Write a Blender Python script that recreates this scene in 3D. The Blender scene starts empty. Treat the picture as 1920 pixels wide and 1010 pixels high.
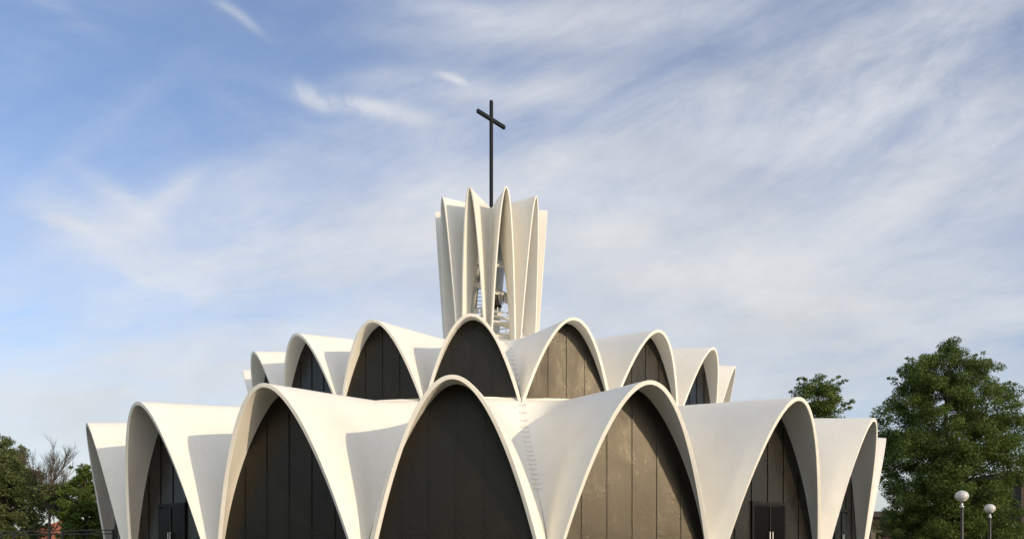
import bpy, bmesh, math, random
import numpy as np
from mathutils import Vector, Matrix
R = math.radians
S = 21.6                      # lower tier radius in metres
GZ = 0.0                      # ground level
CH = 1.6                      # camera height
scene = bpy.context.scene
C = scene.collection

# ------------------------------------------------------------------ camera
cam_d = bpy.data.cameras.new("camera")
cam = bpy.data.objects.new("camera", cam_d); C.objects.link(cam)
cam.location = (0, -2.19769 * S, CH)
cam.rotation_euler = (R(90), 0, -R(1.5103))
cam_d.lens = 36 * 1473.37 / 1920
cam_d.sensor_width = 36
cam_d.shift_y = (1037.2 - 505) / 1920
cam_d.clip_end = 5000
scene.camera = cam

# ------------------------------------------------------------------ light
SUN_AZ, SUN_EL = 47.0, 14.5     # azimuth measured from -Y (towards the camera) to +X
sdir = Vector((math.sin(R(SUN_AZ)) * math.cos(R(SUN_EL)), -math.cos(R(SUN_AZ)) * math.cos(R(SUN_EL)), math.sin(R(SUN_EL))))
sl = bpy.data.lights.new("sun", 'SUN'); sl.energy = 2.1; sl.angle = R(0.5); sl.color = (1.0, 0.80, 0.54)
so = bpy.data.objects.new("sun", sl); C.objects.link(so)
so.rotation_euler = sdir.to_track_quat('Z', 'Y').to_euler()
scene.view_settings.view_transform = 'Standard'
scene.view_settings.look = 'None'
scene.view_settings.exposure = 0.33
scene.view_settings.gamma = 1

# ------------------------------------------------------------------ world: sky with cirrus
world = bpy.data.worlds.new("World"); scene.world = world; world.use_nodes = True
wt = world.node_tree; N = wt.nodes; LK = wt.links
for n in list(N): N.remove(n)
def nd(tree, typ, **kw):
    n = tree.nodes.new(typ)
    for k, v in kw.items(): setattr(n, k, v)
    return n
def mth(tree, op, a, b=None, c=None, clamp=False):
    n = nd(tree, 'ShaderNodeMath', operation=op); n.use_clamp = clamp
    for i, v in enumerate((a, b, c)):
        if v is None: continue
        if isinstance(v, (int, float)): n.inputs[i].default_value = v
        else: tree.links.new(v, n.inputs[i])
    return n.outputs[0]
out = nd(wt, 'ShaderNodeOutputWorld'); bg = nd(wt, 'ShaderNodeBackground')
bg.inputs['Strength'].default_value = 0.15
LK.new(bg.outputs[0], out.inputs[0])
sky = nd(wt, 'ShaderNodeTexSky', sky_type='NISHITA', sun_disc=False)
sky.sun_elevation = R(SUN_EL); sky.sun_rotation = R(180 - SUN_AZ)
sky.altitude = 150; sky.air_density = 1.0; sky.dust_density = 1.2; sky.ozone_density = 2.2
tc = nd(wt, 'ShaderNodeTexCoord')
sep = nd(wt, 'ShaderNodeSeparateXYZ'); LK.new(tc.outputs['Generated'], sep.inputs[0])
yy = mth(wt, 'MAXIMUM', mth(wt, 'ABSOLUTE', sep.outputs[1]), 0.12)
U = mth(wt, 'DIVIDE', sep.outputs[0], yy); V = mth(wt, 'DIVIDE', sep.outputs[2], yy)
cmb = nd(wt, 'ShaderNodeCombineXYZ'); LK.new(U, cmb.inputs[0]); LK.new(V, cmb.inputs[1])
def noise(vec, scale, detail=6, rough=0.6, dist=0.0, tree=wt, w=None):
    n = nd(tree, 'ShaderNodeTexNoise'); n.inputs['Scale'].default_value = scale
    n.inputs['Detail'].default_value = detail; n.inputs['Roughness'].default_value = rough
    n.inputs['Distortion'].default_value = dist
    tree.links.new(vec, n.inputs['Vector']); return n
wn = noise(cmb.outputs[0], 2.2, 3, 0.55)
wsub = nd(wt, 'ShaderNodeVectorMath', operation='SUBTRACT'); LK.new(wn.outputs['Color'], wsub.inputs[0]); wsub.inputs[1].default_value = (.5, .5, .5)
wsc = nd(wt, 'ShaderNodeVectorMath', operation='SCALE'); LK.new(wsub.outputs[0], wsc.inputs[0]); wsc.inputs['Scale'].default_value = 0.11
wadd = nd(wt, 'ShaderNodeVectorMath', operation='ADD'); LK.new(cmb.outputs[0], wadd.inputs[0]); LK.new(wsc.outputs[0], wadd.inputs[1])
def mapped(vec, loc, ang, sc, typ='TEXTURE'):
    m = nd(wt, 'ShaderNodeMapping', vector_type=typ)
    m.inputs['Location'].default_value = loc; m.inputs['Rotation'].default_value = (0, 0, ang); m.inputs['Scale'].default_value = sc
    LK.new(vec, m.inputs[0]); return m.outputs[0]
def fibre(ang, stretch, scale, rough, dist, lo, hi):
    v = mapped(wadd.outputs[0], (0.3, 0.1, 0), ang, (stretch, 1, 1))
    n = noise(v, scale, 8, rough, dist); n2 = noise(mapped(cmb.outputs[0], (1.3, .7, 0), ang + .12, (stretch * .8, 1, 1)), scale * 2.6, 8, .68, .8)
    nmix = mth(wt, 'MULTIPLY_ADD', n2.outputs[0], .26, mth(wt, 'MULTIPLY', n.outputs[0], .74))
    mr = nd(wt, 'ShaderNodeMapRange', interpolation_type='SMOOTHSTEP'); mr.inputs['From Min'].default_value = lo; mr.inputs['From Max'].default_value = hi
    LK.new(nmix, mr.inputs[0]); return mr.outputs[0]
fR = fibre(R(24), 3.0, 4.6, 0.62, 0.35, 0.32, 0.74)
fL = fibre(R(-16), 3.2, 5.5, 0.64, 0.4, 0.38, 0.66)
fH = fibre(R(4), 4.5, 6.0, 0.60, 0.2, 0.30, 0.68)
fP = noise(wadd.outputs[0], 9.0, 8, 0.62, 0.3)
mp = nd(wt, 'ShaderNodeMapRange', interpolation_type='SMOOTHSTEP'); mp.inputs['From Min'].default_value = .28; mp.inputs['From Max'].default_value = .58; LK.new(fP.outputs[0], mp.inputs[0]); fP = mp.outputs[0]
# strokes: direction in the sky (x, y of the view at 28 mm), half length, half width, slope, strength
F = 1473.37; TY = math.tan(R(1.5103))
def sk(px, py): return ((px - 960) / F + TY, (1037 - py) / F)
STR = {
 'R': [(1100, 25, 300, 45, 6, .55), (880, 10, 200, 30, -8, .4), (1010, 170, 260, 30, 4, .40), (1330, 190, 260, 40, 24, .45), (1560, 95, 300, 55, 20, .40), (1480, 250, 420, 70, 27, .40),
       (1820, 150, 300, 260, 30, .60), (1000, 330, 420, 90, 14, .40), (1700, 380, 380, 90, 15, .45), (740, 150, 120, 24, 6, .42), (500, 330, 380, 45, 22, .22), (200, 260, 260, 26, 40, .10), (1250, 110, 420, 200, 15, .30), (1400, 330, 700, 160, 12, .30), (850, 300, 330, 130, 10, .25)],
 'L': [(250, 480, 170, 46, -28, .55), (240, 400, 90, 18, -35, .40), (320, 395, 70, 22, 45, .4), (430, 30, 80, 10, -35, .40), (60, 20, 120, 20, -35, .25), (560, 250, 130, 40, -30, .28), (150,430,70,14,-30,.4)],
 'H': [(420, 530, 300, 36, 6, .50), (650, 480, 380, 70, 16, .42), (90, 600, 260, 60, -12, .42), (250, 670, 480, 60, 0, .42), (760, 590, 150, 60, 12, .45), (560, 420, 420, 60, 8, .30), (0, 480, 220, 90, 5, .12), (80, 650, 300, 26, -6, .3), (160, 720, 330, 30, 2, .3), (1550, 560, 700, 120, 2, .62), (1300, 700, 1100, 130, 0, .62), (300, 760, 700, 60, 0, .40),
       (1000, 520, 700, 160, 0, .25), (200, 850, 1000, 110, 0, .50), (1500, 860, 900, 120, 0, .55), (500, 950, 1500, 120, 0, .4)],
 'P': [(690, 216, 105, 20, -16, .75), (585, 185, 34, 14, -45, .55), (855, 153, 30, 9, -18, .70), (1210, 440, 120, 30, 0, .38), (1300, 508, 190, 26, 4, .42), (1090, 445, 90, 38, 0, .26), (1640, 575, 200, 18, 0, .18)],
}
tot = None
for key, fib in (('R', fR), ('L', fL), ('H', fH), ('P', fP)):
    acc = None
    for (px, py, a, b, ang, st) in STR[key]:
        u, v = sk(px, py)
        m = mapped(wadd.outputs[0], (u, v, 0), R(ang), (a / F, b / F, 1))
        ln = nd(wt, 'ShaderNodeVectorMath', operation='DOT_PRODUCT'); LK.new(m, ln.inputs[0]); LK.new(m, ln.inputs[1])
        g = mth(wt, 'MULTIPLY', mth(wt, 'EXPONENT', mth(wt, 'MULTIPLY', ln.outputs['Value'], -1.0)), st)
        acc = g if acc is None else mth(wt, 'ADD', acc, g)
    acc = mth(wt, 'MULTIPLY', acc, mth(wt, 'MULTIPLY_ADD', fib, 1.15, {'R': .16, 'L': .03, 'H': .10, 'P': .0}[key]))
    tot = acc if tot is None else mth(wt, 'ADD', tot, acc)
front = mth(wt, 'MULTIPLY_ADD', sep.outputs[1], 8.0, 0.5, clamp=True)
tot = mth(wt, 'MULTIPLY', tot, front)
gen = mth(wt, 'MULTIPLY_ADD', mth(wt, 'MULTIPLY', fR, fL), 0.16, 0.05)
back = mth(wt, 'MULTIPLY', mth(wt, 'MULTIPLY_ADD', sep.outputs[1], -5.0, 0.0, clamp=True), mth(wt, 'MULTIPLY_ADD', fH, .5, .35))  # unseen bright clouds behind the camera, added to lift the shadow fill
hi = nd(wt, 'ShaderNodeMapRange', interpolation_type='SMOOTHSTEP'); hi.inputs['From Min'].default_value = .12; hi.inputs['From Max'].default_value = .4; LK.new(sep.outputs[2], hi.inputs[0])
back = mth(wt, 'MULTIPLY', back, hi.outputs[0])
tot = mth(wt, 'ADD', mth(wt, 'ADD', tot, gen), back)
above = nd(wt, 'ShaderNodeMapRange'); above.inputs['From Min'].default_value = -0.02; above.inputs['From Max'].default_value = 0.03; LK.new(sep.outputs[2], above.inputs[0])
tot = mth(wt, 'MULTIPLY', tot, above.outputs[0])
tot = mth(wt, 'SUBTRACT', 1.0, mth(wt, 'EXPONENT', mth(wt, 'MULTIPLY', tot, -1.6)))
# cloud colour: white, a little creamier near the horizon
cr = nd(wt, 'ShaderNodeValToRGB'); LK.new(sep.outputs[2], cr.inputs[0])
cr.color_ramp.elements[0].position = 0.0; cr.color_ramp.elements[0].color = (3.1, 3.1, 3.0, 1)
cr.color_ramp.elements[1].position = 0.6; cr.color_ramp.elements[1].color = (3.45, 3.5, 3.62, 1)
e = cr.color_ramp.elements.new(0.3); e.color = (3.5, 3.48, 3.42, 1)
mix = nd(wt, 'ShaderNodeMix', data_type='RGBA'); LK.new(tot, mix.inputs[0]); tint = nd(wt, 'ShaderNodeMix', data_type='RGBA', blend_type='MULTIPLY'); tint.inputs[0].default_value = 1.0
LK.new(sky.outputs[0], tint.inputs[6]); tint.inputs[7].default_value = (.90, .93, 1.07, 1)
LK.new(tint.outputs[2], mix.inputs[6]); bt = nd(wt, 'ShaderNodeMix', data_type='RGBA'); LK.new(mth(wt, 'MINIMUM', back, 1.0), bt.inputs[0]); LK.new(cr.outputs[0], bt.inputs[6]); bt.inputs[7].default_value = (7.0, 6.7, 6.2, 1)  # added fill clouds get a brighter colour than the visible ones
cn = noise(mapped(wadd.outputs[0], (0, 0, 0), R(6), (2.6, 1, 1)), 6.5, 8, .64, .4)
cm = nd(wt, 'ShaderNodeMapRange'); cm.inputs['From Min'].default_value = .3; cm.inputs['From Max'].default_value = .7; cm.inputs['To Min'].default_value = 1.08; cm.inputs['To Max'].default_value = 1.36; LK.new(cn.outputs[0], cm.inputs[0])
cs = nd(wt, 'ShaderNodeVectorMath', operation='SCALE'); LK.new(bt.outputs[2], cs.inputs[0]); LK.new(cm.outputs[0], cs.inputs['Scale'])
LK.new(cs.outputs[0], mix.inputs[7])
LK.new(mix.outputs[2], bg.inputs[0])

# ------------------------------------------------------------------ helpers
def mat(name, col, rough=0.6, metal=0.0, spec=0.5, var=0.0, vscale=1.0, bump=0.0, bscale=20.0, trans=None):
    m = bpy.data.materials.new(name); m.use_nodes = True
    t = m.node_tree; b = t.nodes['Principled BSDF']
    b.inputs['Base Color'].default_value = (*col, 1); b.inputs['Roughness'].default_value = rough
    b.inputs['Metallic'].default_value = metal; b.inputs['Specular IOR Level'].default_value = spec
    tcn = nd(t, 'ShaderNodeTexCoord')
    if var:
        n = noise(tcn.outputs['Object'], vscale, 7, 0.65, 0.2, t)
        r = nd(t, 'ShaderNodeValToRGB'); t.links.new(n.outputs[0], r.inputs[0])
        r.color_ramp.elements[0].position = .3; r.color_ramp.elements[1].position = .7
        r.color_ramp.elements[0].color = (*[c * (1 - var) for c in col], 1)
        r.color_ramp.elements[1].color = (*[min(1, c * (1 + var)) for c in col], 1)
        t.links.new(r.outputs[0], b.inputs['Base Color'])
    if bump:
        n2 = noise(tcn.outputs['Object'], bscale, 6, 0.6, 0, t)
        bp = nd(t, 'ShaderNodeBump'); bp.inputs['Strength'].default_value = bump; bp.inputs['Distance'].default_value = 0.02
        t.links.new(n2.outputs[0], bp.inputs['Height']); t.links.new(bp.outputs[0], b.inputs['Normal'])
    return m
def link(name, me, m=None, parent=None, loc=(0, 0, 0), rot=(0, 0, 0)):
    o = bpy.data.objects.new(name, me); C.objects.link(o)
    if m is not None: me.materials.append(m)
    if parent is not None: o.parent = parent
    o.location = loc; o.rotation_euler = rot
    return o
def empty(name, loc=(0, 0, 0), rot=(0, 0, 0), parent=None):
    return link(name, None, None, parent, loc, rot)
def tag(o, label=None, cat=None, group=None, kind=None):
    if label: o['label'] = label
    if cat: o['category'] = cat
    if group: o['group'] = group
    if kind: o['kind'] = kind
    return o
def pymesh(name, vs, fs, smooth=False):
    me = bpy.data.meshes.new(name); me.from_pydata([tuple(map(float, v)) for v in vs], [], fs); me.update()
    if smooth: me.polygons.foreach_set('use_smooth', [True] * len(me.polygons))
    return me
class MB:
    def __init__(s): s.v = []; s.f = []
    def box(s, c, d, M=None):
        n = len(s.v); x, y, z = [q / 2 for q in d]
        for a in (-x, x):
            for b in (-y, y):
                for k in (-z, z):
                    p = Vector((a, b, k))
                    if M is not None: p = M @ p
                    s.v.append(tuple(p + Vector(c)))
        s.f += [tuple(n + i for i in q) for q in ((0, 1, 3, 2), (4, 6, 7, 5), (0, 4, 5, 1), (2, 3, 7, 6), (0, 2, 6, 4), (1, 5, 7, 3))]
        return s
    def beam(s, a, b, w, h=None):
        a, b = Vector(a), Vector(b); d = b - a
        q = d.to_track_quat('X', 'Z').to_matrix()
        return s.box((a + b) / 2, (d.length, w, h or w), q)
    def tube(s, pts, rs, seg=10, cap=True):
        n0 = len(s.v); prev = None
        pts = [Vector(p) for p in pts]
        if isinstance(rs, (int, float)): rs = [rs] * len(pts)
        for i, p in enumerate(pts):
            t = (pts[min(i + 1, len(pts) - 1)] - pts[max(i - 1, 0)]).normalized()
            if prev is None: nx = t.orthogonal().normalized()
            else: nx = (prev - t * prev.dot(t)).normalized()
            prev = nx; ny = t.cross(nx)
            for k in range(seg):
                a = 2 * math.pi * k / seg
                s.v.append(tuple(p + (nx * math.cos(a) + ny * math.sin(a)) * rs[i]))
        for i in range(len(pts) - 1):
            for k in range(seg):
                a = n0 + i * seg + k; b = n0 + i * seg + (k + 1) % seg
                s.f.append((a, b, b + seg, a + seg))
        if cap:
            s.f.append(tuple(n0 + k for k in reversed(range(seg)))); s.f.append(tuple(n0 + (len(pts) - 1) * seg + k for k in range(seg)))
        return s
    def lathe(s, prof, c=(0, 0, 0), seg=32):
        n0 = len(s.v)
        for r, z in prof:
            for k in range(seg):
                a = 2 * math.pi * k / seg; s.v.append((c[0] + r * math.cos(a), c[1] + r * math.sin(a), c[2] + z))
        for i in range(len(prof) - 1):
            for k in range(seg):
                a = n0 + i * seg + k; b = n0 + i * seg + (k + 1) % seg
                s.f.append((a, b, b + seg, a + seg))
        return s
    def build(s, name, m, parent=None, smooth=False, loc=(0, 0, 0), rot=(0, 0, 0), bevel=0):
        o = link(name, pymesh(name, s.v, s.f, smooth), m, parent, loc, rot)
        if bevel:
            b = o.modifiers.new('bevel', 'BEVEL'); b.width = bevel; b.segments = 2; b.limit_method = 'ANGLE'
        return o
def sstep(x): x = np.clip(x, 0, 1); return x * x * (3 - 2 * x)

# ------------------------------------------------------------------ materials
def stucco():
    m = bpy.data.materials.new('white_painted_concrete'); m.use_nodes = True
    t = m.node_tree; b = t.nodes['Principled BSDF']; b.inputs['Roughness'].default_value = 0.62
    b.inputs['Specular IOR Level'].default_value = 0.3
    tcn = nd(t, 'ShaderNodeTexCoord')
    n1 = noise(tcn.outputs['Object'], 0.35, 6, 0.6, 0.4, t)
    mp1 = nd(t, 'ShaderNodeMapping'); mp1.inputs['Scale'].default_value = (3, 3, .35); t.links.new(tcn.outputs['Object'], mp1.inputs[0])
    n2 = noise(mp1.outputs[0], 1.6, 8, 0.75, 0.1, t)
    a = mth(t, 'MULTIPLY', n1.outputs[0], 0.5); a = mth(t, 'MULTIPLY_ADD', n2.outputs[0], 0.5, a)
    r = nd(t, 'ShaderNodeValToRGB'); t.links.new(a, r.inputs[0])
    r.color_ramp.elements[0].position = .30; r.color_ramp.elements[0].color = (.73, .70, .63, 1)
    r.color_ramp.elements[1].position = .55; r.color_ramp.elements[1].color = (.81, .785, .72, 1)
    t.links.new(r.outputs[0], b.inputs['Base Color'])
    n3 = noise(tcn.outputs['Object'], 9, 8, 0.65, 0, t)
    n4 = noise(tcn.outputs['Object'], 0.9, 3, 0.5, 0, t)
    h = mth(t, 'MULTIPLY_ADD', n4.outputs[0], 3.0, n3.outputs[0])
    bp = nd(t, 'ShaderNodeBump'); bp.inputs['Strength'].default_value = .35; bp.inputs['Distance'].default_value = 0.015
    t.links.new(h, bp.inputs['Height']); t.links.new(bp.outputs[0], b.inputs['Normal'])
    return m
def panel():
    # translucent fibreglass skin: nearly black outside, with a fine woven relief and cloudy unevenness
    m = bpy.data.materials.new('dark_woven_panel'); m.use_nodes = True
    t = m.node_tree; b = t.nodes['Principled BSDF']
    tcn = nd(t, 'ShaderNodeTexCoord')
    mp1 = nd(t, 'ShaderNodeMapping'); mp1.inputs['Scale'].default_value = (1, 1, .55); t.links.new(tcn.outputs['Object'], mp1.inputs[0])
    n1 = noise(mp1.outputs[0], 1.3, 8, 0.72, 0.4, t)
    r = nd(t, 'ShaderNodeValToRGB'); t.links.new(n1.outputs[0], r.inputs[0])
    r.color_ramp.elements[0].position = .3; r.color_ramp.elements[0].color = (.004, .0037, .0033, 1)
    r.color_ramp.elements[1].position = .72; r.color_ramp.elements[1].color = (.007, .006, .005, 1)
    t.links.new(r.outputs[0], b.inputs['Base Color'])
    rr = nd(t, 'ShaderNodeMapRange'); rr.inputs['To Min'].default_value = .22; rr.inputs['To Max'].default_value = .41; rr.inputs['From Min'].default_value = .3; rr.inputs['From Max'].default_value = .7
    t.links.new(n1.outputs[0], rr.inputs[0]); t.links.new(rr.outputs[0], b.inputs['Roughness'])
    b.inputs['Specular IOR Level'].default_value = 0.44
    b.inputs['Specular Tint'].default_value = (1, .91, .76, 1)
    # diagonal woven relief
    sp = nd(t, 'ShaderNodeSeparateXYZ'); t.links.new(tcn.outputs['Object'], sp.inputs[0])
    def wv(k, kk):
        a = mth(t, 'MULTIPLY', sp.outputs[0], k); a2 = mth(t, 'MULTIPLY_ADD', sp.outputs[2], kk, a)
        return mth(t, 'SINE', a2)
    w = mth(t, 'MULTIPLY', wv(80, 55), .07)
    n3 = noise(tcn.outputs['Object'], 7, 10, 0.75, 0, t)
    h = mth(t, 'MULTIPLY_ADD', n3.outputs[0], 1.0, w)
    n5 = noise(mp1.outputs[0], .9, 4, 0.6, .6, t)
    h = mth(t, 'MULTIPLY_ADD', n5.outputs[0], 1.8, h)
    bp = nd(t, 'ShaderNodeBump'); bp.inputs['Strength'].default_value = .5; bp.inputs['Distance'].default_value = 0.02
    t.links.new(h, bp.inputs['Height']); t.links.new(bp.outputs[0], b.inputs['Normal'])
    return m
WHITE = stucco(); PANEL = panel()
METALW = mat('white_painted_steel', (.70, .68, .62), .45, var=.08, vscale=6)
DARKM = mat('black_painted_steel', (.018, .019, .020), .42, var=.3, vscale=5)
BRONZE = mat('dark_bronze', (.05, .042, .034), .4, .7, var=.3, vscale=4)
DOORM = mat('black_glossy_door', (.003, .003, .003), .25, spec=.05)
STEEL = mat('brushed_steel', (.55, .55, .54), .3, .9)
FRAME = mat('dark_bronze_frame', (.010, .009, .008), .5, .0, spec=.15, var=.2, vscale=8)
RUNG = mat('galvanised_rung', (.60, .59, .56), .5)

# ------------------------------------------------------------------ the church
T0 = -0.060106; ST = math.radians(18)
church = empty('church', (0, 0, 0))
tag(church, 'round white church with two tiers of parabolic arches and a central bell tower', 'church')
Z0 = CH                         # heights below are given from the camera's level

LV_R = np.array([.58, .615, .625, .640, .665, .720, .777, .823, .873, .930, .947])
LV_Z = np.array([.314, .3115, .306, .284, .248, .1975, .152, .1145, .0785, .032, .014])
def lower(s, t):
    """s in [-1,1] across the bay, t in [0,1] from the free edge inwards -> x (across), n (outward), z"""
    a = np.abs(s)
    uF = .148 * s; dF = .3349 * (uF / .15) ** 2; rF = 1 - .0646 * (uF / .15) ** 2
    phF = np.arctan2(uF, rF); radF = np.hypot(uF, rF)
    rin = .592
    rad = radF + (rin - radF) * t; ph = phF + (s * ST / 2 - phF) * sstep(t / .7)
    zc = .2726 + .0415 * t
    rv = .9465 + (rin - .9465) * t
    zv = np.interp(rv, LV_R, LV_Z)
    A = zc - zv
    Af = .3349 * (.148 / .15) ** 2
    A = A + (Af - (.2726 - .014)) * np.exp(-t / (.035 + .6 * np.maximum(0, .8 - a) ** 2))
    s1 = 1 - .42 * sstep((t - .01) / .5)
    h = np.where(a < s1, a * a, s1 - s1 / np.maximum(1 - s1, 1e-4) * (1 - a) ** 2) / s1
    return rad * np.sin(ph), rad * np.cos(ph), zc - A * h
def upper(s, t):
    a = np.abs(s)
    uF = .0975 * s; dF = 17.4 * uF ** 2; rF = .6584 - 4.2 * uF ** 2
    phF = np.arctan2(uF, rF); radF = np.hypot(uF, rF)
    rin = .18
    rad = radF + (rin - radF) * t; ph = phF + (s * ST / 2 - phF) * sstep(t / .5)
    zc = .470 + .0628 * t
    rv = .6177 + (rin - .6177) * t
    Af = 17.4 * .0975 ** 2
    A = Af * np.clip((rv - .28) / (.6177 - .28), 0, 2) ** 1.55
    s1 = 1 - .40 * sstep((t - .01) / .45)
    h = np.where(a < s1, a * a, s1 - s1 / np.maximum(1 - s1, 1e-4) * (1 - a) ** 2) / s1
    return rad * np.sin(ph), rad * np.cos(ph), zc - A * h
def thick_mesh(P, name, th, c=.012):
    """P: grid [t, s, 3] in metres, row 0 = free edge, outer face; gives the shell its thickness and a small chamfered lip"""
    nt, ns, _ = P.shape
    dt = np.empty_like(P); dt[1:-1] = P[2:] - P[:-2]; dt[0] = P[1] - P[0]; dt[-1] = P[-1] - P[-2]
    ds = np.empty_like(P); ds[:, 1:-1] = P[:, 2:] - P[:, :-2]; ds[:, 0] = P[:, 1] - P[:, 0]; ds[:, -1] = P[:, -1] - P[:, -2]
    nrm = np.cross(ds, dt); L = np.linalg.norm(nrm, axis=-1, keepdims=True); nrm = nrm / np.maximum(L, 1e-9)
    I = P - nrm * th
    e = -dt[0] / np.maximum(np.linalg.norm(dt[0], axis=-1, keepdims=True), 1e-9)
    n0 = nrm[0]
    B = P[0] + e * c - n0 * c; D = I[0] + e * c + n0 * c
    vs = [P.reshape(-1, 3), I.reshape(-1, 3), P[0], B, B, D, D, I[0]]
    fs = []; off = nt * ns
    for i in range(nt - 1):
        for j in range(ns - 1):
            a = i * ns + j; fs.append((a, a + 1, a + ns + 1, a + ns)); fs.append((off + a + ns, off + a + ns + 1, off + a + 1, off + a))
    o = 2 * off
    for k in range(3):
        for j in range(ns - 1):
            a = o + 2 * k * ns + j; fs.append((a + ns, a + ns + 1, a + 1, a))
    return pymesh(name, np.concatenate(vs), fs, True)
def shell_mesh(fn, name, nt, ns, th):
    s = np.linspace(-1, 1, ns); s = np.sign(s) * np.abs(s) ** 0.9
    t = np.linspace(0, 1, nt) ** 1.7
    SS, TT = np.meshgrid(s, t)
    x, n, z = fn(SS, TT)
    return thick_mesh(np.stack([x, -n, z], -1) * S, name, th)
def bay(i, tier):            # rotation so that local -Y points at azimuth
    return T0 + ST * i
def section(fn, Rf, smax=1.0):
    """half outline (u,z) of the shell cut by the vertical plane n = Rf"""
    pts = []
    tt = np.linspace(0, .4, 1200)
    for s in np.linspace(0, smax, 60):
        x, n, z = fn(np.full_like(tt, s), tt)
        if n[0] < Rf: i = 0
        else: i = int(np.argmax(n < Rf))
        pts.append((x[i], z[i]))
    return pts
def glazed_wall(fn, Rf, zb, pitch, name, rail=None):
    pts = section(fn, Rf)
    prof = [(max(u - .0035, 0), z - .0025) for u, z in pts]
    # clip at zb
    cl = [p for p in prof if p[1] > zb]
    nxt = [p for p in prof if p[1] <= zb]
    if nxt:
        a, b = cl[-1], nxt[0]; k = (a[1] - zb) / (a[1] - b[1]); cl.append((a[0] + (b[0] - a[0]) * k, zb))
    outl = [(-u, z) for u, z in reversed(cl)] + [(u, z) for u, z in cl[1:]]
    n = len(outl); vs = []; fs = []
    for yo in (0, .10):
        vs += [(u * S, -Rf * S + yo, z * S) for u, z in outl]
    fs.append(tuple(range(n - 1, -1, -1))); fs.append(tuple(range(n, 2 * n)))
    for i in range(n):
        j = (i + 1) % n; fs.append((i, j, n + j, n + i))
    us = np.array([p[0] for p in cl]); zs = np.array([p[1] for p in cl])
    mb = MB(); mb.v = vs; mb.f = fs
    k = 0
    top = {}
    while k * pitch < us.max() - .004:
        u = k * pitch
        zt = float(np.interp(u + .0085, us, zs))
        for sg in ((1,) if k == 0 else (1, -1)):
            h = (zt - zb) * S
            mb.box((sg * u * S, -Rf * S - .015, zb * S + h / 2 - .01), (.06, .034, h - .02))
            if False: mb.box((sg * u * S + .075, -Rf * S - .008, zb * S + h / 2 - .03), (.03, .02, h - .06))
        k += 1
    if rail:
        for (u0, u1, z) in rail:
            mb.box(((u0 + u1) / 2 * S, -Rf * S - .02, z * S), ((u1 - u0) * S - .06, .036, .05))
    # bottom sill
    mb.box((0, -Rf * S - .035, zb * S + .04), (2 * us.max() * S - .1, .07, .10))
    return mb

RF1, RF2 = .932, .616
ZG = -CH / S
shell1 = shell_mesh(lower, 'roof_shell', 64, 73, .15); shell2 = shell_mesh(upper, 'roof_shell', 48, 57, .13)
P1, P2 = .0448, .0398
wall_plain = glazed_wall(lower, RF1, ZG, P1, 'w', rail=[(-2 * P1, -P1, .044 - .012), (P1, 2 * P1, .032)])
wall_bare = glazed_wall(lower, RF1, ZG, P1, 'w')
wall_up = glazed_wall(upper, RF2, .3140, P2, 'w')
w1 = w2 = w3 = None
first = {}
def inst(key, name, maker, parent, loc=(0, 0, 0), rot=(0, 0, 0)):
    if key not in first:
        first[key] = o = maker()
    else:
        o = first[key].copy(); C.objects.link(o)
    o.parent = parent; o.location = loc; o.rotation_euler = rot
    return o
def mk_shell1():
    return link('roof_shell', shell1, WHITE)
def mk_shell2():
    return link('roof_shell', shell2, WHITE)
DOORS = {-2, 2, 3, 5, -5, 8, -8, 10}
for i in range(-9, 11):
    rz = bay(i, 0)
    inst('s1', 'roof_shell', mk_shell1, church, (0, 0, Z0), (0, 0, rz))
    inst('s2', 'roof_shell', mk_shell2, church, (0, 0, Z0), (0, 0, rz))
    inst('w2', 'window_wall', lambda: wall_up.build('window_wall', PANEL), church, (0, 0, Z0), (0, 0, rz))
    if i in DOORS:
        w = inst('w1d', 'window_wall', lambda: wall_bare.build('window_wall', PANEL), church, (0, 0, Z0), (0, 0, rz))
        zt = 3.48; y0 = -RF1 * S
        def frame():
            m = MB(); hw = P1 * S
            m.box((0, y0 - .03, zt + .07 - CH), (2 * hw + .12, .10, .14))
            for sg in (-1, 1): m.box((sg * hw, y0 - .03, zt / 2 - CH), (.10, .10, zt))
            return m.build('door_frame', FRAME)
        def leaf(sg):
            m = MB(); hw = P1 * S
            m.box((sg * (hw / 2 - .012), y0 - .055, zt / 2 - CH - .01), (hw - .10, .05, zt - .06))
            return m.build('door', DOORM, bevel=.006)
        def handle(sg):
            m = MB(); x = sg * .085
            m.tube([(x, y0 - .08, 1.95 - CH), (x, y0 - .16, 1.95 - CH), (x, y0 - .16, 2.45 - CH), (x, y0 - .08, 2.45 - CH)], .022, 8)
            m.box((x, y0 - .09, 1.82 - CH), (.11, .02, .22))
            return m.build('door_handle', STEEL)
        inst('df', '', frame, w)
        for sg in (-1, 1):
            inst(('dl', sg), '', lambda: leaf(sg), w); inst(('dh', sg), '', lambda: handle(sg), w)
        def edge():
            m = MB(); m.box((0, y0 - .10, zt / 2 - CH), (.03, .03, zt - .02)); return m.build('door_astragal', BRONZE)
        inst('de', '', edge, w)
    else:
        inst('w1', 'window_wall', lambda: wall_plain.build('window_wall', PANEL), church, (0, 0, Z0), (0, 0, rz))

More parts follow.
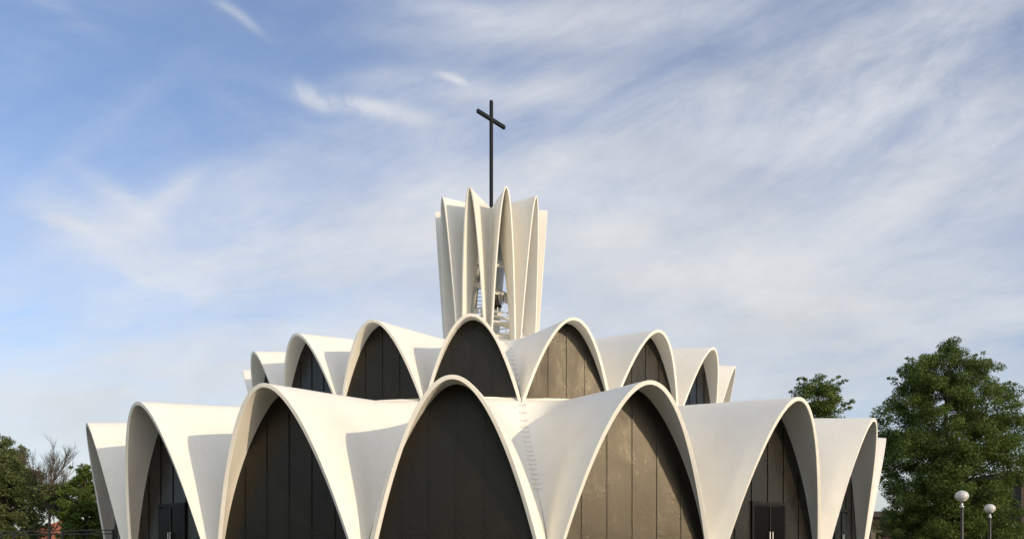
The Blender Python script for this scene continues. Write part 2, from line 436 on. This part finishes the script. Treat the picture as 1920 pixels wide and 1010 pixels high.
# roof deck ring between the tiers
def ring(name, r0, z0, r1, z1, th, m, seg=80):
    prof = [(r0 * S, z0 * S), (r1 * S, z1 * S), (r1 * S, z1 * S - th), (r0 * S, z0 * S - th), (r0 * S, z0 * S)]
    return MB().lathe(prof, (0, 0, 0), seg).build(name, m, church, loc=(0, 0, Z0))
ring('roof_deck', .600, .3120, .40, .3125, .1, WHITE)
MB().lathe([(.6275 * S, .3138 * S), (.58 * S, .3142 * S), (.58 * S, .300 * S), (.6275 * S, .300 * S), (.6275 * S, .3138 * S)], (0, 0, 0), 20).build('curb', WHITE, church, loc=(0, 0, Z0), rot=(0, 0, T0))
ring('tower_deck', .20, .5320, .001, .5325, .2, WHITE)

# roof rungs in the valley between the two front bays
thv = T0 + ST / 2
def valley_pt(fn, t, side=0.0):
    x, n, z = fn(np.array([1.0]), np.array([t]))
    r = math.hypot(float(x[0]), float(n[0]))
    return Vector((r * math.sin(thv) * S, -r * math.cos(thv) * S, Z0 + float(z[0]) * S))
tang = Vector((math.cos(thv), math.sin(thv), 0)); rad = Vector((math.sin(thv), -math.cos(thv), 0))
for fn, ts, rise in ((lower, np.linspace(.955, .335, 19), .05), (upper, np.linspace(.10, .66, 13), .05)):
    m = MB()
    for sg in (-1, 1):
        tt = np.linspace(float(ts.min()) - (.10 if fn is lower else 0), float(ts.max()), 30)
        m.tube([valley_pt(fn, float(t)) + tang * sg * .05 + Vector((0, 0, .008)) for t in tt], .006, 6)
    lad = m.build('roof_ladder', mat('white_cable', (.66, .65, .62), .5), church)
    for t in ts:
        p = valley_pt(fn, float(t)); p2 = valley_pt(fn, float(t) + .02)
        nrm = (p2 - p).normalized().cross(tang).normalized()
        if nrm.z < 0: nrm = -nrm
        w_ = .155 * (1 if fn is lower else .85)
        q = [p + tang * a * w_ + nrm * b for a, b in ((-1, .0), (-.93, rise + .05), (-.3, rise + .015), (.3, rise + .015), (.93, rise + .05), (1, .0))]
        MB().tube(q, .014, 6).build('rung', RUNG, lad)

# ------------------------------------------------------------------ bell tower
TV_Z = np.array([.45, .571, .63, .689, .75, .781, .829, .885, .93, .962])
TV_R = np.array([.100, .0955, .0905, .083, .073, .067, .054, .036, .018, .004]) + .006
def tower_shell():
    ns, nt = 81, 22
    s = np.linspace(-1, 1, ns); t = np.linspace(0, 1, nt)
    vs = []
    s = np.sign(s) * np.abs(s) ** 1.0
    for tk in t:
        for sk_ in s:
            a = abs(sk_); u = .0385 * a; drop = .5474 * (u / .04) ** 2.32
            zf = .956 - drop; rf = .1568 - .0401 * (drop / .5474)
            f = np.array([math.copysign(u, sk_), rf, zf])
            zv = min(zf + .006, .962); rv = float(np.interp(zv, TV_Z, TV_R)); hv = math.tan(R(18))
            vpt = np.array([math.copysign(1, sk_) * rv * math.sin(R(18)) * min(1, a / .12), rv * math.cos(R(18)), zv])
            # a rounded fold where two shells meet: leave the valley square to its own plane
            T = np.array([-math.copysign(1, sk_) * math.cos(R(18)), math.sin(R(18)), 0])
            lat = abs(float((f - vpt) @ T)); wgt = min(1, a / .3)
            ctrl = (1 - wgt) * (f + vpt) / 2 + wgt * (vpt + T * .28 * lat)
            p = (1 - tk) ** 2 * f + 2 * tk * (1 - tk) * ctrl + tk ** 2 * vpt
            vs.append((p[0] * S, -p[1] * S, p[2] * S))
    return thick_mesh(np.array(vs).reshape(nt, ns, 3), 'tower_shell', .09, .01)
# louvred drum the tower stands on = the tower's root part
drum = MB()
dr = .094 * S
rot0 = T0 + ST / 2 + R(4)
Mz = Matrix.Rotation(rot0, 3, 'Z')
def dbox(c, d): drum.box(Mz @ Vector(c), d, Mz)
zb, ztp = .525 * S, .588 * S
dbox((0, 0, (zb + ztp) / 2), (2 * dr * .88, 2 * dr * .88, ztp - zb))
for k in range(4):
    M4 = Matrix.Rotation(rot0 + k * math.pi / 2, 3, 'Z')
    for px in (-.52, .52):
        for j in range(6):
            drum.box(M4 @ Vector((px * dr * .75, -dr * .88 - .03, zb + .20 + j * .14)), (dr * .62, .05, .05), M4 @ Matrix.Rotation(R(35), 3, 'X'))
        for e_ in (-1, 1): drum.box(M4 @ Vector((px * dr * .75 + e_ * dr * .33, -dr * .88 - .025, zb + .55)), (.05, .07, .95), M4)
    drum.box(M4 @ Vector((0, -dr * .88 - .02, ztp - .05)), (2 * dr * .92, .08, .12), M4)
n0 = len(drum.v)
h = dr * .94
for a, b in ((-1, -1), (1, -1), (1, 1), (-1, 1)): drum.v.append(tuple(Mz @ Vector((a * h, b * h, ztp + .012))))
for a, b in ((-1, -1), (1, -1), (1, 1), (-1, 1)): drum.v.append(tuple(Mz @ Vector((a * h * .45, b * h * .45, ztp + .42))))
for k in range(4): drum.f.append((n0 + k, n0 + (k + 1) % 4, n0 + 4 + (k + 1) % 4, n0 + 4 + k))
drum.f.append((n0 + 4, n0 + 5, n0 + 6, n0 + 7)); drum.f.append((n0 + 3, n0 + 2, n0 + 1, n0))
tower = drum.build('bell_tower', METALW, church, loc=(0, 0, Z0))
LOUV = mat('dark_louvre_gap', (.05, .047, .042), .7)
lv = MB()
for k in range(4):
    M4 = Matrix.Rotation(rot0 + k * math.pi / 2, 3, 'Z')
    for px in (-.52, .52): lv.box(M4 @ Vector((px * dr * .75, -dr * .88 - .004, zb + .55)), (dr * .64, .02, .92), M4)
lv.build('louvre', LOUV, tower)
ts_me = tower_shell()
def mk_ts():
    return link('tower_shell', ts_me, WHITE)
for k in range(10):
    inst('ts', '', mk_ts, tower, (0, 0, 0), (0, 0, T0 - ST + 2 * ST * k))
# equipment seen between the tower's legs (heights from the camera's level, metres)
def tp(px, py, dep=0.0):
    """a point inside the tower: px/py offsets from its axis as seen, dep = towards the back, metres"""
    Y = 2.19769 * S + dep
    x = ((px - 960) / F + TY) * Y; z = (1037.2 - py) / F * Y
    return Vector((x, dep, z))
def part(name, mb, m, **k): return mb.build(name, m, tower, **k)
part('catwalk', MB().lathe([(1.15, 0), (1.95, 0), (1.95, -.08), (1.15, -.08), (1.15, 0)], (0, 0, .6247 * S), 24), METALW)
rl = MB()
zr = .6247 * S
ringp = [(1.85 * math.cos(a), 1.85 * math.sin(a)) for a in np.linspace(0, 2 * math.pi, 25)]
for hz in (.55,): rl.tube([(x, y, zr + hz) for x, y in ringp], .028, 6, False)
for k in range(0, 24, 2): rl.tube([(ringp[k][0], ringp[k][1], zr), (ringp[k][0], ringp[k][1], zr + .55)], .022, 6)
part('railing', rl, METALW)
def ibeam(a, b, w, h):
    m = MB(); a, b = Vector(a), Vector(b)
    for dz in (-h / 2, h / 2): m.beam(a + Vector((0, 0, dz)), b + Vector((0, 0, dz)), w, .03)
    m.beam(a, b, .03, h); return m
part('bell_beam', ibeam(tp(884, 528, -1.2), tp(952, 565, .9), .16, .24), METALW)
part('bell_beam', ibeam(tp(895, 520, 1.2), tp(960, 560, 1.3), .16, .22), METALW)
part('cross_beam', MB().tube([tp(890, 500, -.2), tp(955, 497, .3)], .12, 12), METALW)
part('cross_beam', MB().beam(tp(930, 488, .5), tp(962, 503, -.9), .12, .20), METALW)
part('deck_beam', MB().tube([tp(905, 588, -1.4), tp(962, 600, -1.1)], .085, 12), METALW)
bc = tp(927, 562, 0)
bell = part('bell', MB().lathe([(0.001, .30), (.18, .28), (.24, .2), (.27, 0), (.33, -.22), (.44, -.36), (.46, -.40), (.41, -.40), (.25, -.05), (.001, .1)], bc, 32), BRONZE, smooth=True)
part('clapper', MB().tube([bc + Vector((0, 0, .1)), bc + Vector((0, 0, -.5))], [.02, .03], 8).lathe([(.001, -.42), (.07, -.47), (.08, -.52), (.001, -.6)], bc, 12), BRONZE)
part('bell_yoke', MB().beam(bc + Vector((-.55, 0, .37)), bc + Vector((.55, 0, .37)), .16, .16), METALW)
wl = MB(); wc = bc + Vector((.46, -.05, .08))
for ax in np.linspace(0, 2 * math.pi, 1): pass
wp = [wc + Vector((.10 * math.cos(a), .30 * math.cos(a), .34 * math.sin(a))) for a in np.linspace(0, 2 * math.pi, 29)]
wl.tube(wp, .022, 6, False)
for k in range(0, 28, 7): wl.tube([wc, wp[k]], .014, 6)
part('bell_wheel', wl, DARKM)
ld = MB(); la, lb = tp(889, 600, .8), tp(900, 500, .8)
offs = Vector((.42, 0, .0))
for o_ in (Vector(), offs): ld.tube([la + o_, lb + o_], .028, 6)
for k in range(1, 14):
    p = la + (lb - la) * (k / 14); ld.tube([p, p + offs], .018, 6)
part('tower_ladder', ld, DARKM)
rndm = random.Random(3)
for (px, py, w_) in ((893, 583, .3), (905, 590, .25), (936, 591, .26)):
    m = MB(); c_ = tp(px, py, -.2)
    m.box(c_, (w_, .25, .22)); m.tube([c_ + Vector((-.1, -.15, .1)), c_ + Vector((-.1, -.15, .45))], .03, 8); m.tube([c_ + Vector((0, 0, .16)), c_ + Vector((w_, 0, .16))], .05, 8)
    part('floodlight', m, METALW if rndm.random() < .6 else DARKM)
# the cross
ca = Vector((.0747, .083, 0)).normalized(); qa = math.atan2(ca.y, ca.x)
zc0, zc1, zarm = .955 * S, 1.2645 * S, 1.2125 * S
cr_m = MB().box((0, 0, (zc0 + zc1) / 2), (.165, .165, zc1 - zc0)).box((0, 0, zarm), (2.45, .167, .205))
part('cross', cr_m, mat('matt_black_steel', (.008, .008, .008), .5, spec=.25), rot=(0, 0, qa), bevel=.008)
#part('cross_base', MB().lathe([(.001, .12), (.2, .12), (.26, 0), (.3, -.3), (.001, -.3)], (0, 0, .968 * S), 20), WHITE, smooth=False)

# ------------------------------------------------------------------ ground
def sheet(name, pts, z, m, kind='structure'):
    o = link(name, pymesh(name, [(x, y, z) for x, y in pts], [tuple(range(len(pts)))]), m); tag(o, kind=kind); return o
GRASS = mat('lawn', (.045, .075, .022), .9, var=.35, vscale=.5, bump=.6, bscale=30)
PAVE = mat('brown_paving', (.17, .155, .13), .85, var=.15, vscale=.8, bump=.3, bscale=12)
sheet('ground', [(-1500, -1500), (1500, -1500), (1500, 1500), (-1500, 1500)], 0.0, GRASS)
circ = lambda r, n=96: [(r * math.cos(2 * math.pi * k / n), r * math.sin(2 * math.pi * k / n)) for k in range(n)]
sheet('pavement', circ(29.5), .006, PAVE)
sheet('path', [(-3, -90), (3, -90), (3, -29), (-3, -29)], .008, PAVE)

# ------------------------------------------------------------------ trees
def leaf_mat(name, c1, c2, c3):
    m = bpy.data.materials.new(name); m.use_nodes = True
    t = m.node_tree; b = t.nodes['Principled BSDF']; b.inputs['Roughness'].default_value = .55; b.inputs['Specular IOR Level'].default_value = .3
    at = nd(t, 'ShaderNodeAttribute', attribute_name='tone')
    r = nd(t, 'ShaderNodeValToRGB'); t.links.new(at.outputs['Fac'], r.inputs[0])
    r.color_ramp.elements[0].color = (*c1, 1); r.color_ramp.elements[1].color = (*c3, 1)
    e = r.color_ramp.elements.new(.5); e.color = (*c2, 1)
    t.links.new(r.outputs[0], b.inputs['Base Color'])
    tr = nd(t, 'ShaderNodeBsdfTranslucent'); t.links.new(r.outputs[0], tr.inputs[0])
    mx = nd(t, 'ShaderNodeMixShader'); mx.inputs[0].default_value = .28
    t.links.new(b.outputs[0], mx.inputs[1]); t.links.new(tr.outputs[0], mx.inputs[2])
    t.links.new(mx.outputs[0], t.nodes['Material Output'].inputs[0])
    return m
LEAF1 = leaf_mat('oak_leaves', (.055, .088, .015), (.105, .155, .030), (.160, .205, .048))
LEAF2 = leaf_mat('dusty_leaves', (.070, .095, .030), (.12, .15, .05), (.17, .19, .075))
BARK = mat('bark', (.10, .08, .06), .9, var=.35, vscale=6, bump=.8, bscale=14)
def leaves_mesh(name, clumps, leaf, rng):
    """clumps: list of (centre, radius, count, flat); every leaf is one small folded face"""
    P = []; Rr = []; tone = []
    for c, rad_, n, tn in clumps:
        d = rng.normal(size=(n, 3)); d /= np.linalg.norm(d, axis=1)[:, None]
        rr = rad_ * rng.random(n) ** .45
        p = c + d * rr[:, None] * np.array([1, 1, .72])
        P.append(p); tone.append(np.clip(tn + rng.normal(size=n) * .16, 0, 1))
    P = np.concatenate(P); tone = np.concatenate(tone); n = len(P)
    nrm = rng.normal(size=(n, 3)); nrm[:, 2] += .7; nrm /= np.linalg.norm(nrm, axis=1)[:, None]
    a = rng.normal(size=(n, 3)); a -= (a * nrm).sum(1)[:, None] * nrm; a /= np.linalg.norm(a, axis=1)[:, None]
    b = np.cross(nrm, a)
    L = leaf * (.6 + .8 * rng.random(n))[:, None]
    v = np.stack([P - a * L, P - b * L * .45 + nrm * L * .15, P + a * L, P + b * L * .45 + nrm * L * .15], 1).reshape(-1, 3)
    me = bpy.data.meshes.new(name)
    me.vertices.add(4 * n); me.vertices.foreach_set('co', v.ravel())
    me.loops.add(4 * n); me.loops.foreach_set('vertex_index', np.arange(4 * n))
    me.polygons.add(n); me.polygons.foreach_set('loop_start', np.arange(n) * 4); me.polygons.foreach_set('loop_total', np.full(n, 4))
    at = me.attributes.new('tone', 'FLOAT', 'POINT'); at.data.foreach_set('value', np.repeat(tone, 4))
    me.update(); me.validate(); return me
def make_tree(name, base, H, prof, label, cat, group, seed, leafm, leaf=.16, nclump=260, per=240, trunk_r=.35, crad=.9, bare=False, tilt=(0, 0), z0f=.18, sprigs=0):
    """prof: [(height fraction, left reach, right reach)] crown outline in metres"""
    rng = np.random.default_rng(seed); rn = random.Random(seed)
    root = empty(name, base); tag(root, label, cat, group)
    hs = np.array([p[0] for p in prof]); lf = np.array([p[1] for p in prof]); rt = np.array([p[2] for p in prof])
    clumps = []; tips = []
    k = 0
    while k < nclump:
        h_ = rng.uniform(hs[0], hs[-1]); l_ = np.interp(h_, hs, lf); r_ = np.interp(h_, hs, rt)
        w_ = (l_ + r_) / 2
        if rng.random() > (w_ / max(lf.max(), rt.max())) ** .75 + .05: continue
        ang = rng.uniform(0, 2 * math.pi); q = rng.random() ** .42
        ww = l_ if math.cos(ang) < 0 else r_
        rag = rng.uniform(.82, 1.07)
        x = math.cos(ang) * ww * q * rag; y = math.sin(ang) * w_ * q * rag; z = h_ * H + rng.normal() * .15
        cr_ = crad * rng.uniform(.45, 1.15) * (0.65 + .35 * min(1, w_ / 2.5))
        tn = rng.uniform(.15, .75)
        clumps.append((np.array([x, y, z]), cr_, int(per * (cr_ / crad) ** 2), tn)); tips.append((x, y, z, q)); k += 1
    for k in range(sprigs):                      # single twigs standing out of the outline
        h_ = rng.uniform(hs[0] + .1, hs[-1]); side = -1 if rng.random() < .5 else 1
        ww = np.interp(h_, hs, lf if side < 0 else rt); up = rng.uniform(-.1, .8)
        for j in range(4):
            d_ = ww * .92 + j * .20
            clumps.append((np.array([side * d_, rng.normal() * .8 * 1, h_ * H + j * .20 * up]), .30 - .04 * j, 34, rng.uniform(.3, .8)))
    tb = MB(); top = Vector((tilt[0], tilt[1], H * .9))
    tp_ = [Vector((0, 0, -.1)), Vector((0, 0, H * .15)), top * .4, top * .7, top]
    tb.tube(tp_, [trunk_r * 1.25, trunk_r, trunk_r * .75, trunk_r * .42, trunk_r * .08], 10)
    tk = tb.build('trunk', BARK, root, smooth=True)
    lm = MB()
    rn.shuffle(tips)
    for (x, y, z, q) in tips[:70]:
        e_ = Vector((x, y, z)); zs_ = max(H * .14, z - math.hypot(x, y) * .75 - .4); fr = min(.95, zs_ / (H * .9))
        s_ = top * fr; mid = s_.lerp(e_, .5) + Vector((rn.uniform(-.3, .3), rn.uniform(-.3, .3), -.15 * math.hypot(x, y) * .3))
        r0 = trunk_r * .38 * (1 - fr * .7)
        lm.tube([s_, mid, e_], [r0, r0 * .55, .012], 6, False)
    lm.build('branches', BARK, tk, smooth=True)
    link('crown', leaves_mesh('crown', clumps, leaf, rng), leafm, root)
    return root
def at(px, Y, py=None):
    """world x at image column px for depth Y from the camera"""
    a = math.atan((px - 960) / F) + R(1.5103)
    x = math.tan(a) * Y; return x
CY = -2.19769 * S
def place(px, Y): return (at(px, Y), CY + Y, 0)
def hgt(py, Y): return (1037.2 - py) / F * Y + CH
Yt = 60
make_tree('oak_tree', place(1774, Yt), hgt(640, Yt), [(.05, 4.4, 5.2), (.2, 4.8, 5.6), (.35, 4.9, 5.4), (.50, 4.9, 5.7), (.59, 4.8, 5.7), (.70, 4.7, 5.2), (.79, 4.3, 4.4), (.87, 3.6, 3.2), (.93, 2.4, 2.0), (.965, 1.2, 1.3), (1.01, -.3, .9)],
          'large full green oak tree beside the right end of the church behind the globe lamps', 'tree', None, 5, LEAF1, .085, 620, 600, .4, .95, sprigs=46)
Yt = 74
make_tree('oak_tree', place(1534, Yt), hgt(700, Yt), [(.3, 2.4, 2.6), (.5, 2.9, 2.9), (.7, 3.0, 3.0), (.82, 2.9, 3.0), (.89, 2.5, 2.9), (.94, 1.5, 2.4), (1.0, .9, .1)],
          'smaller green tree showing only its top above the right roof shells', 'tree', None, 11, LEAF1, .10, 260, 330, .3, .85, tilt=(0, 0), sprigs=18)
Yt = 66
make_tree('maple_tree', place(5, Yt), hgt(828, Yt), [(.10, 2.8, .9), (.2, 3.6, 1.8), (.32, 4.0, 3.2), (.55, 4.2, 3.2), (.75, 3.4, 2.5), (.88, 2.2, 1.5), (.96, .9, .6), (1, .3, .3)],
          'leafy green tree cut by the left edge of the photo', 'tree', None, 21, LEAF2, .095, 380, 340, .3, .75, sprigs=20)
make_tree('maple_tree', place(160, Yt - 4), hgt(878, Yt - 4), [(.2, .5, 1.6), (.36, 1.8, 2.2), (.6, 1.8, 2.0), (.8, 1.5, 1.3), (.92, .7, .6), (1, .3, .3)],
          'small green tree just left of the church beside the bare tree', 'tree', None, 33, LEAF1, .10, 240, 260, .2, .6, sprigs=12)

# the half-bare tree between the two leafy ones
def bare_tree(base, H, label):
    rn = random.Random(8); root = empty('bare_tree', base); tag(root, label, 'tree')
    trunk = MB().tube([(0, 0, -.1), (.05, 0, H * .3), (.02, 0, H * .55), (.1, .05, H * .75)], [.16, .12, .08, .04], 8).build('trunk', BARK, root, smooth=True)
    m = MB(); ends = []
    def grow(p, d, L, r, lev):
        n = 4; pts = [p]; q = p.copy(); dd = d.copy()
        for i in range(n):
            dd = (dd + Vector((rn.gauss(0, .10), rn.gauss(0, .10), rn.gauss(.06, .06)))).normalized(); q = q + dd * L / n; pts.append(q.copy())
        m.tube(pts, [r * (1 - .7 * i / n) for i in range(n + 1)], 5, False)
        if lev == 0: ends.append(q); return
        for k in range(6 if lev > 1 else 7):
            f = rn.uniform(.25, 1); b = pts[min(n, int(f * n) + (0 if f < 1 else 0))]
            a = rn.uniform(0, 2 * math.pi); sp = rn.uniform(.25, .6)
            nd_ = (dd + Vector((math.cos(a) * sp, math.sin(a) * sp, rn.uniform(-.1, .3)))).normalized()
            grow(b, nd_, L * rn.uniform(.5, .72), r * .5, lev - 1)
    for k in range(9):
        z = H * (.28 + .05 * k); a = k * 2.4
        grow(Vector((.02, 0, z)), Vector((math.cos(a) * .42, math.sin(a) * .42, .9)).normalized(), H * .34 * (1 - .035 * k), .05, 3)
    grow(Vector((.1, .05, H * .72)), Vector((0, 0, 1)), H * .24, .035, 3)
    m.build('branches', BARK, trunk, smooth=True)
    rng = np.random.default_rng(4)
    low = [e_ for e_ in ends if H * .50 < e_.z < H * .70]; rn.shuffle(low)
    cl = [(np.array(e_), .35, 16, rng.uniform(.2, .7)) for e_ in low[:260]]
    link('crown', leaves_mesh('crown', cl, .11, rng), LEAF2, root)
bare_tree(place(92, 64), hgt(843, 64) , 'thin half-bare tree with grey twigs between two leafy trees')

# ------------------------------------------------------------------ houses behind
BRICK = mat('red_brick', (.22, .09, .06), .85, var=.2, vscale=3, bump=.3, bscale=25)
TILE = mat('orange_roof_tiles', (.42, .13, .06), .8, var=.25, vscale=2.5, bump=.5, bscale=18)
DARKB = mat('dark_brown_brick', (.055, .038, .032), .85, var=.25, vscale=3, bump=.3, bscale=25)
DARKR = mat('dark_roof_felt', (.035, .028, .03), .8, var=.2, vscale=2)
GLASS = mat('dark_window_glass', (.01, .012, .014), .08, spec=.6)
def house(name, x0, x1, y0, y1, he, hr, wall, roof, label, cat, flat=False):
    cx, cy = (x0 + x1) / 2, (y0 + y1) / 2; w, d = x1 - x0, y1 - y0
    r = empty(name, (cx, cy, 0)); tag(r, label, cat)
    MB().box((0, 0, he / 2), (w, d, he)).build('wall', wall, r)
    ov = .5
    if flat:
        MB().box((0, 0, he + .3), (w + 1.2, d + 1.2, .6)).build('roof', roof, r)
    else:
        vs = [(-w / 2 - ov, -d / 2 - ov, he - .1), (w / 2 + ov, -d / 2 - ov, he - .1), (w / 2 + ov, d / 2 + ov, he - .1), (-w / 2 - ov, d / 2 + ov, he - .1), (-w / 2 + d * .3, 0, hr), (w / 2 - d * .3, 0, hr)]
        o = link('roof', pymesh('roof', vs, [(0, 1, 5, 4), (1, 2, 5), (2, 3, 4, 5), (3, 0, 4), (3, 2, 1, 0)]), roof, r)
    n = max(2, int(w / 4))
    for k in range(n):
        x = -w / 2 + (k + .5) * w / n
        for z in ([1.6] if he < 5 else [1.6, he - 2.0]):
            f = MB()
            for sg in (-1, 1): f.box((x + sg * .62, -d / 2 - .03, z), (.10, .10, 1.5))
            for sg in (-1, 1): f.box((x, -d / 2 - .03, z + sg * .75), (1.34, .10, .10))
            f.box((x, -d / 2 - .025, z), (.05, .06, 1.4))
            fo = f.build('window', METALW if not flat else DARKM, r)
            MB().box((x, -d / 2 - .008, z), (1.18, .03, 1.44)).build('pane', GLASS, fo)
    return r
Yh = 74
house('house', at(30, Yh), at(150, Yh), CY + Yh, CY + Yh + 9, 3.0, hgt(968, Yh + 4), BRICK, TILE, 'low red brick house with orange tiled roof behind the left trees', 'house')
Yh = 82
house('brick_building', at(1600, Yh), at(1893, Yh) - 2, CY + Yh, CY + Yh + 14, hgt(968, Yh), 0, DARKB, DARKR, 'low dark brick building behind the large green tree', 'building', flat=True)
house('brick_building', at(1915, Yh - 4), at(2200, Yh), CY + Yh - 4, CY + Yh + 12, hgt(890, Yh - 4), 0, DARKB, DARKR, 'taller dark building with flat roof cut by the right edge', 'building', flat=True)

# ------------------------------------------------------------------ globe lamps
OPAL = mat('opal_glass_globe', (.58, .56, .54), .22, spec=.5, var=.05, vscale=3)
def lamp(px, py, rp, Y, label):
    x, y, _ = place(px, Y); rg = rp / F * Y; zc = hgt(py, Y)
    rg /= 1.14
    r = empty('street_lamp', (x, y, 0)); tag(r, label, 'street lamp', 'globe lamps by the church')
    MB().lathe([(.14, 0), (.14, .06), (.10, .10), (.09, .5), (.055, .58), (.05, zc - rg - .22), (.05, zc - rg - .2)], (0, 0, 0), 20).build('post', DARKM, r, smooth=True)
    MB().lathe([(.05, zc - rg - .2), (.075, zc - rg - .18), (.075, zc - rg - .14), (.04, zc - rg - .12), (.04, zc - rg * .95), (.10, zc - rg * .8), (.15, zc - rg * .73), (.001, zc - rg * .72)], (0, 0, 0), 20).build('fitter', STEEL, r, smooth=True)
    pr = [(.001 + rg * math.sin(a) * (1.02), zc - rg * .9 * math.cos(a)) for a in np.linspace(.66, math.pi, 26)]
    MB().lathe(pr, (0, 0, 0), 36).build('globe', OPAL, r, smooth=True)
lamp(1803.5, 927.5, 13.3, 27, 'globe street lamp on a black post, nearer and larger of the two')
lamp(1856, 951, 10.8, 33.5, 'globe street lamp on a black post, farther and smaller of the two')

# ------------------------------------------------------------------ fence at the left
fx0, fx1 = place(-60, 38.5), (at(212, 35.6), CY + 35.6, 0)
a = Vector(fx0); b = Vector(fx1); L = (b - a).length; dr_ = (b - a).normalized()
fe = empty('metal_fence', tuple(a), (0, 0, math.atan2(dr_.y, dr_.x))); tag(fe, 'tall black metal railing fence running to the left end of the church', 'fence')
ht = hgt(994, 36)
for z in (ht, ht - .16, .25):
    MB().box((L / 2, 0, z), (L, .045, .05)).build('rail', DARKM, fe)
n = int(L / .70)
for k in range(n + 1):
    x = k * L / n
    if k % 4 == 0: MB().box((x, 0, ht / 2), (.075, .075, ht + .06)).build('post', DARKM, fe)
    else: MB().box((x, 0, (ht + .1) / 2), (.024, .024, ht - .15)).build('picket', DARKM, fe)
